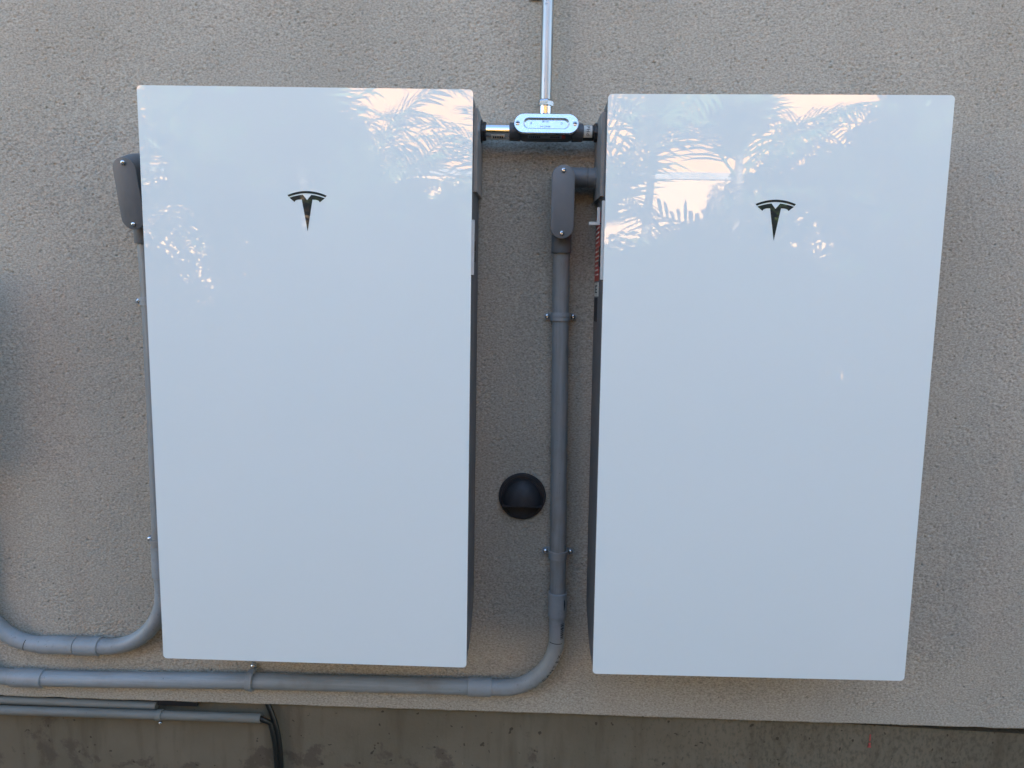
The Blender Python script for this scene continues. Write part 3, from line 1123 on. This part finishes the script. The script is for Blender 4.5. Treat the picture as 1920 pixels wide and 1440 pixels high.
screw_mesh(bm, (-0.1120, -0.0165, 0.3915), (0.3, -1, -0.4), 0.004, 0.0035)
place(obj('screw', bm, 'screw', cl)).location = (0, 0, 0)
hs = thing('rubber_hose', 'black rubber hose drooping from the thin conduit down the footing', 'hose', (0.149, 0.0, 0.0))
HP = [(0.112, 0.014, 0.452), (0.1265, 0.011, 0.433), (0.1385, 0.008, 0.408), (0.1475, 0.007, 0.380), (0.1530, 0.007, 0.350), (0.1560, 0.008, 0.315), (0.1568, 0.009, 0.275), (0.1560, 0.010, 0.20), (0.152, 0.010, 0.10), (0.150, 0.010, 0.0)]
pts = []
for i in range(len(HP) - 1):
    p0, p1, p2, p3 = (Vector(HP[max(0, i - 1)]), Vector(HP[i]), Vector(HP[i + 1]), Vector(HP[min(len(HP) - 1, i + 2)]))
    for k in range(5):
        t = k / 5
        pts.append(0.5 * (2 * p1 + (p2 - p0) * t + (2 * p0 - 5 * p1 + 4 * p2 - p3) * t * t + (3 * p1 - p0 - 3 * p2 + p3) * t ** 3))
pts.append(Vector(HP[-1]))
bm = BM()
tube(bm, pts, 0.0062, 16)
part('hose', bm, 'hose', hs)
bm = BM()
tube(bm, [(0.085, -0.0105, 0.4070), (0.113, -0.0105, 0.4070), (0.1215, -0.0095, 0.4048), (0.1285, -0.0065, 0.3985)] + [p + Vector((-0.0085, -0.004, -0.004)) for p in pts[13:]], 0.0062, 16)
part('hose', bm, 'hose', hs)

# ------------------------------------------------------------------ round wall vent
VX, VZ = 0.7118, 0.9485
vent = thing('wall_vent', 'black round hooded vent cap on the wall between the cabinets', 'vent', (VX, -0.005, VZ))
bm = BM()
lathe(bm, (VX, 0.001, VZ), (0, -1, 0), [(0, 0.0515), (0.003, 0.0522), (0.007, 0.0517), (0.0095, 0.0500), (0.0098, 0.0465), (0.0075, 0.0450), (0.0075, 0.001)], 56)
part('flange', bm, 'vent', vent)
bm = BM()
# hood: flattened dome cut level near its lower third
r0, dep, zc = 0.0435, 0.030, -0.014
n_a, n_r = 40, 10
rows = []
for j in range(n_r + 1):
    f = j / n_r
    rr = r0 * math.cos(f * math.pi / 2)
    yy = -0.0075 - dep * math.sin(f * math.pi / 2)
    row = []
    for k in range(n_a + 1):
        a = math.pi * k / n_a
        zlow = zc
        x, z = rr * math.cos(a), zlow + (r0 * 0.0 + rr * math.sin(a)) * 1.26
        row.append(bm.verts.new((VX + x, yy, VZ + z)))
    rows.append(row)
for a, b in zip(rows, rows[1:]):
    for k in range(n_a):
        bm.faces.new((a[k], a[k + 1], b[k + 1], b[k]))
bmesh.ops.remove_doubles(bm, verts=bm.verts[:], dist=1e-5)
# short skirt along the cut edge
part('hood', bm, 'vent', vent, smooth=60)
bm = BM()
box(bm, VX - 0.0425, VX + 0.0425, -0.036, -0.0075, VZ + zc - 0.0014, VZ + zc - 0.0002)
part('hood_lip', bm, 'vent', vent, bevel=0.0003, seg=1)
bm = BM()
box(bm, VX - 0.004, VX + 0.003, -0.013, -0.0085, VZ + 0.0362, VZ + 0.0405)
part('catch', bm, 'black', vent, bevel=0.0006)

# ------------------------------------------------------------------ across the garden: neighbour's sunlit wall, palms, shrubs
NYW = -9.6
nb = thing('neighbour_house', 'sunlit peach stucco house across the garden, mirrored behind palm fronds', 'house', (1, NYW - 2, 0))
bm = BM()
box(bm, -12, 14, NYW - 4, NYW, 3.25, 4.85)
part('upper_wall', bm, 'peach', nb, smooth=0)
bm = BM()
box(bm, -12, 14, NYW - 4, NYW + 0.03, 0, 3.15)
part('lower_wall', bm, 'cream', nb, smooth=0)
bm = BM()
box(bm, -12.02, 14.02, NYW - 4.02, NYW + 0.06, 3.1505, 3.2495)
part('ledge', bm, 'trim', nb, smooth=0)
bm = BM()
box(bm, -12.2, 14.2, NYW - 4.2, NYW + 0.12, 4.851, 5.0)
part('roof', bm, 'rooftile', nb, smooth=0)


def frond_mesh(name, seed, length=1.7, droop=0.9, nleaf=30):
    rng = random.Random(seed)
    bm = BM()
    pts = []
    N = 18
    x = z = 0.0
    a = R(58)
    for k in range(N + 1):
        pts.append(Vector((x, 0.02 * math.sin(k * 0.5 + seed), z)))
        st = length / N
        x += st * math.cos(a)
        z += st * math.sin(a)
        a -= R(droop * 100 / N) * (0.5 + 1.0 * k / N)
    tube(bm, pts, [0.013 * (1 - 0.85 * k / N) + 0.0015 for k in range(N + 1)], 5)
    for i in range(nleaf):
        f = 0.14 + 0.86 * i / (nleaf - 1)
        k = min(N - 1, int(f * N))
        p = pts[k].lerp(pts[k + 1], f * N - k)
        t = (pts[k + 1] - pts[k]).normalized()
        upv = Vector((-t.z, 0, t.x))
        L = (0.44 * math.sin(math.pi * min(1, 0.22 + 0.74 * f)) + 0.08) * rng.uniform(0.85, 1.1)
        for s in (-1, 1):
            out = (Vector((0, s, 0)) * 1.0 + t * (0.55 + 0.5 * f) + upv * rng.uniform(0.05, 0.45)).normalized()
            w = rng.uniform(0.012, 0.020)
            side = out.cross(upv).normalized()
            prev = None
            for q in range(4):
                g = q / 3
                c = p + out * (L * g) + Vector((0, 0, -1)) * (L * 0.34 * g * g * rng.uniform(0.8, 1.3))
                ww = w * (0.55, 1.0, 0.8, 0.04)[q]
                cur = (bm.verts.new(c - side * ww), bm.verts.new(c + side * ww))
                if prev:
                    bm.faces.new((prev[0], prev[1], cur[1], cur[0]))
                prev = cur
    me = bpy.data.meshes.new(name)
    bm.to_mesh(me)
    bm.free()
    me.materials.append(M['frond'])
    return me


FRONDS = [frond_mesh('frond', s, 1.55 + 0.12 * s, 0.75 + 0.12 * s) for s in range(4)]


def palm(label, x, y, h, n, seed, size=1.0, tilt0=0):
    rng = random.Random(seed)
    t = thing('palm_tree', label, 'palm', (x, y, 0), 'palms across the garden')
    bm = BM()
    lean = rng.uniform(-0.12, 0.12)
    pts = [(lean * (k / 8) ** 2, 0.04 * math.sin(k * 0.6 + seed), h * k / 8) for k in range(9)]
    tube(bm, pts, [0.055 - 0.003 * k + (0.004 if k % 2 else 0) for k in range(9)], 10)
    obj('trunk', bm, 'bark', t)
    for k in range(n):
        f = bpy.data.objects.new('frond', FRONDS[rng.randrange(len(FRONDS))])
        link(f, t)
        f.location = (lean, 0, h - rng.uniform(0, 0.25))
        f.rotation_euler = (rng.uniform(-0.25, 0.25), rng.uniform(-0.75, 0.45) + tilt0, k * 2.399 + rng.uniform(-0.3, 0.3))
        sc = rng.uniform(0.75, 1.1) * size
        f.scale = (sc, sc, sc)
    return t


def leaf_cloud(name, seed, n, rx, ry, rz, leaf=0.075, lumps=9):
    rng = np.random.default_rng(seed)
    cs = rng.uniform(-1, 1, (lumps, 3)) * np.array([rx, ry, rz]) * 0.62
    rad = rng.uniform(0.38, 0.62, lumps)
    which = rng.integers(0, lumps, n)
    d = rng.normal(size=(n, 3))
    d /= np.linalg.norm(d, axis=1)[:, None]
    rr = rng.uniform(0.25, 1.0, n) ** 0.5
    c = cs[which] + d * (rr * rad[which])[:, None] * np.array([rx, ry, rz])
    a = rng.normal(size=(n, 3))
    a[:, 2] *= 0.6
    a /= np.linalg.norm(a, axis=1)[:, None]
    b = np.cross(a, rng.normal(size=(n, 3)))
    b /= np.linalg.norm(b, axis=1)[:, None]
    L = leaf * rng.uniform(0.7, 1.4, n)[:, None]
    v = np.stack([c - a * L, c + b * L * 0.42, c + a * L, c - b * L * 0.42], 1).reshape(-1, 3)
    me = bpy.data.meshes.new(name)
    me.vertices.add(len(v))
    me.vertices.foreach_set('co', v.astype(np.float32).ravel())
    me.loops.add(4 * n)
    me.loops.foreach_set('vertex_index', np.arange(4 * n, dtype=np.int32))
    me.polygons.add(n)
    me.polygons.foreach_set('loop_start', np.arange(0, 4 * n, 4, dtype=np.int32))
    me.update(calc_edges=True)
    me.materials.append(M['bush'])
    return me


CLOUDS = [leaf_cloud('foliage', 20 + s, 6500, 0.95, 0.7, 0.95, 0.06) for s in range(3)]


def shrub(label, name, cat, x, y, zc, sc, seed, group):
    t = thing(name, label, cat, (x, y, 0), group)
    rng = random.Random(seed)
    bm = BM()
    for k in range(4):
        a = k * 1.6 + seed
        tube(bm, [(0.05 * math.cos(a), 0.05 * math.sin(a), 0), (0.16 * math.cos(a), 0.12 * math.sin(a), zc * 0.6), (0.34 * math.cos(a) * sc[0], 0.25 * math.sin(a), zc)], [0.03, 0.024, 0.012], 8)
    obj('trunk', bm, 'bark', t)
    f = bpy.data.objects.new('crown', CLOUDS[seed % 3])
    link(f, t)
    f.location = (0, 0, zc)
    f.scale = sc
    f.rotation_euler = (0, 0, seed * 1.3)
    return t


ORD = ['first', 'second', 'third', 'fourth', 'fifth', 'sixth', 'seventh', 'eighth', 'ninth', 'tenth', 'eleventh', 'twelfth', 'thirteenth', 'fourteenth', 'fifteenth']


def rank(spots):
    xs = sorted(q[0] for q in spots)
    return [ORD[xs.index(q[0])] for q in spots]


hedge = [(-4.3 + 0.82 * i, -5.5 - 0.3 * (i % 2)) for i in range(14)]
for i, ((x, y), r_) in enumerate(zip(hedge, rank(hedge))):
    shrub('dense dark hedge shrub across the garden, %s from the left in the hedge' % r_, 'hedge_shrub', 'shrub', x, y, 0.86, (1.05, 1.0, 1.02), i, 'hedge shrubs across the garden')
trees = [(-3.9, -5.6, 2.3), (-2.1, -5.5, 2.3), (-1.5, -5.9, 2.3), (-1.0, -6.1, 2.0), (4.7, -5.6, 2.5), (4.5, -6.0, 3.4), (5.4, -5.8, 3.0), (3.9, -6.1, 2.1), (2.9, -6.0, 1.7), (2.0, -6.1, 1.6), (-0.2, -6.0, 1.55)]
for i, ((x, y, z), r_) in enumerate(zip(trees, rank(trees))):
    shrub('leafy dark tree behind the palms, %s tree from the left' % r_, 'leafy_tree', 'tree', x, y, z, (0.98, 0.9, 0.95), i + 3, 'leafy trees across the garden')
palms = [(-2.6, -4.6, 1.9, 15), (-2.0, -5.0, 2.5, 15), (-1.6, -4.3, 1.8, 15), (-1.2, -5.1, 2.6, 16), (-0.62, -4.9, 1.95, 14), (0.72, -5.0, 2.3, 10),
         (0.1, -4.7, 0.95, 11), (1.3, -4.6, 2.0, 9), (2.45, -5.0, 2.6, 11), (1.8, -4.5, 1.0, 12), (2.75, -4.6, 1.2, 13),
         (3.6, -4.8, 2.2, 14), (4.2, -5.0, 2.6, 14), (4.8, -4.6, 1.9, 13), (1.75, -5.6, 2.9, 9)]
for i, ((x, y, h, n), r_) in enumerate(zip(palms, rank(palms))):
    palm('feathery palm mirrored in the cabinet fronts, %s palm from the left' % r_, x, y, h, n, 40 + i)
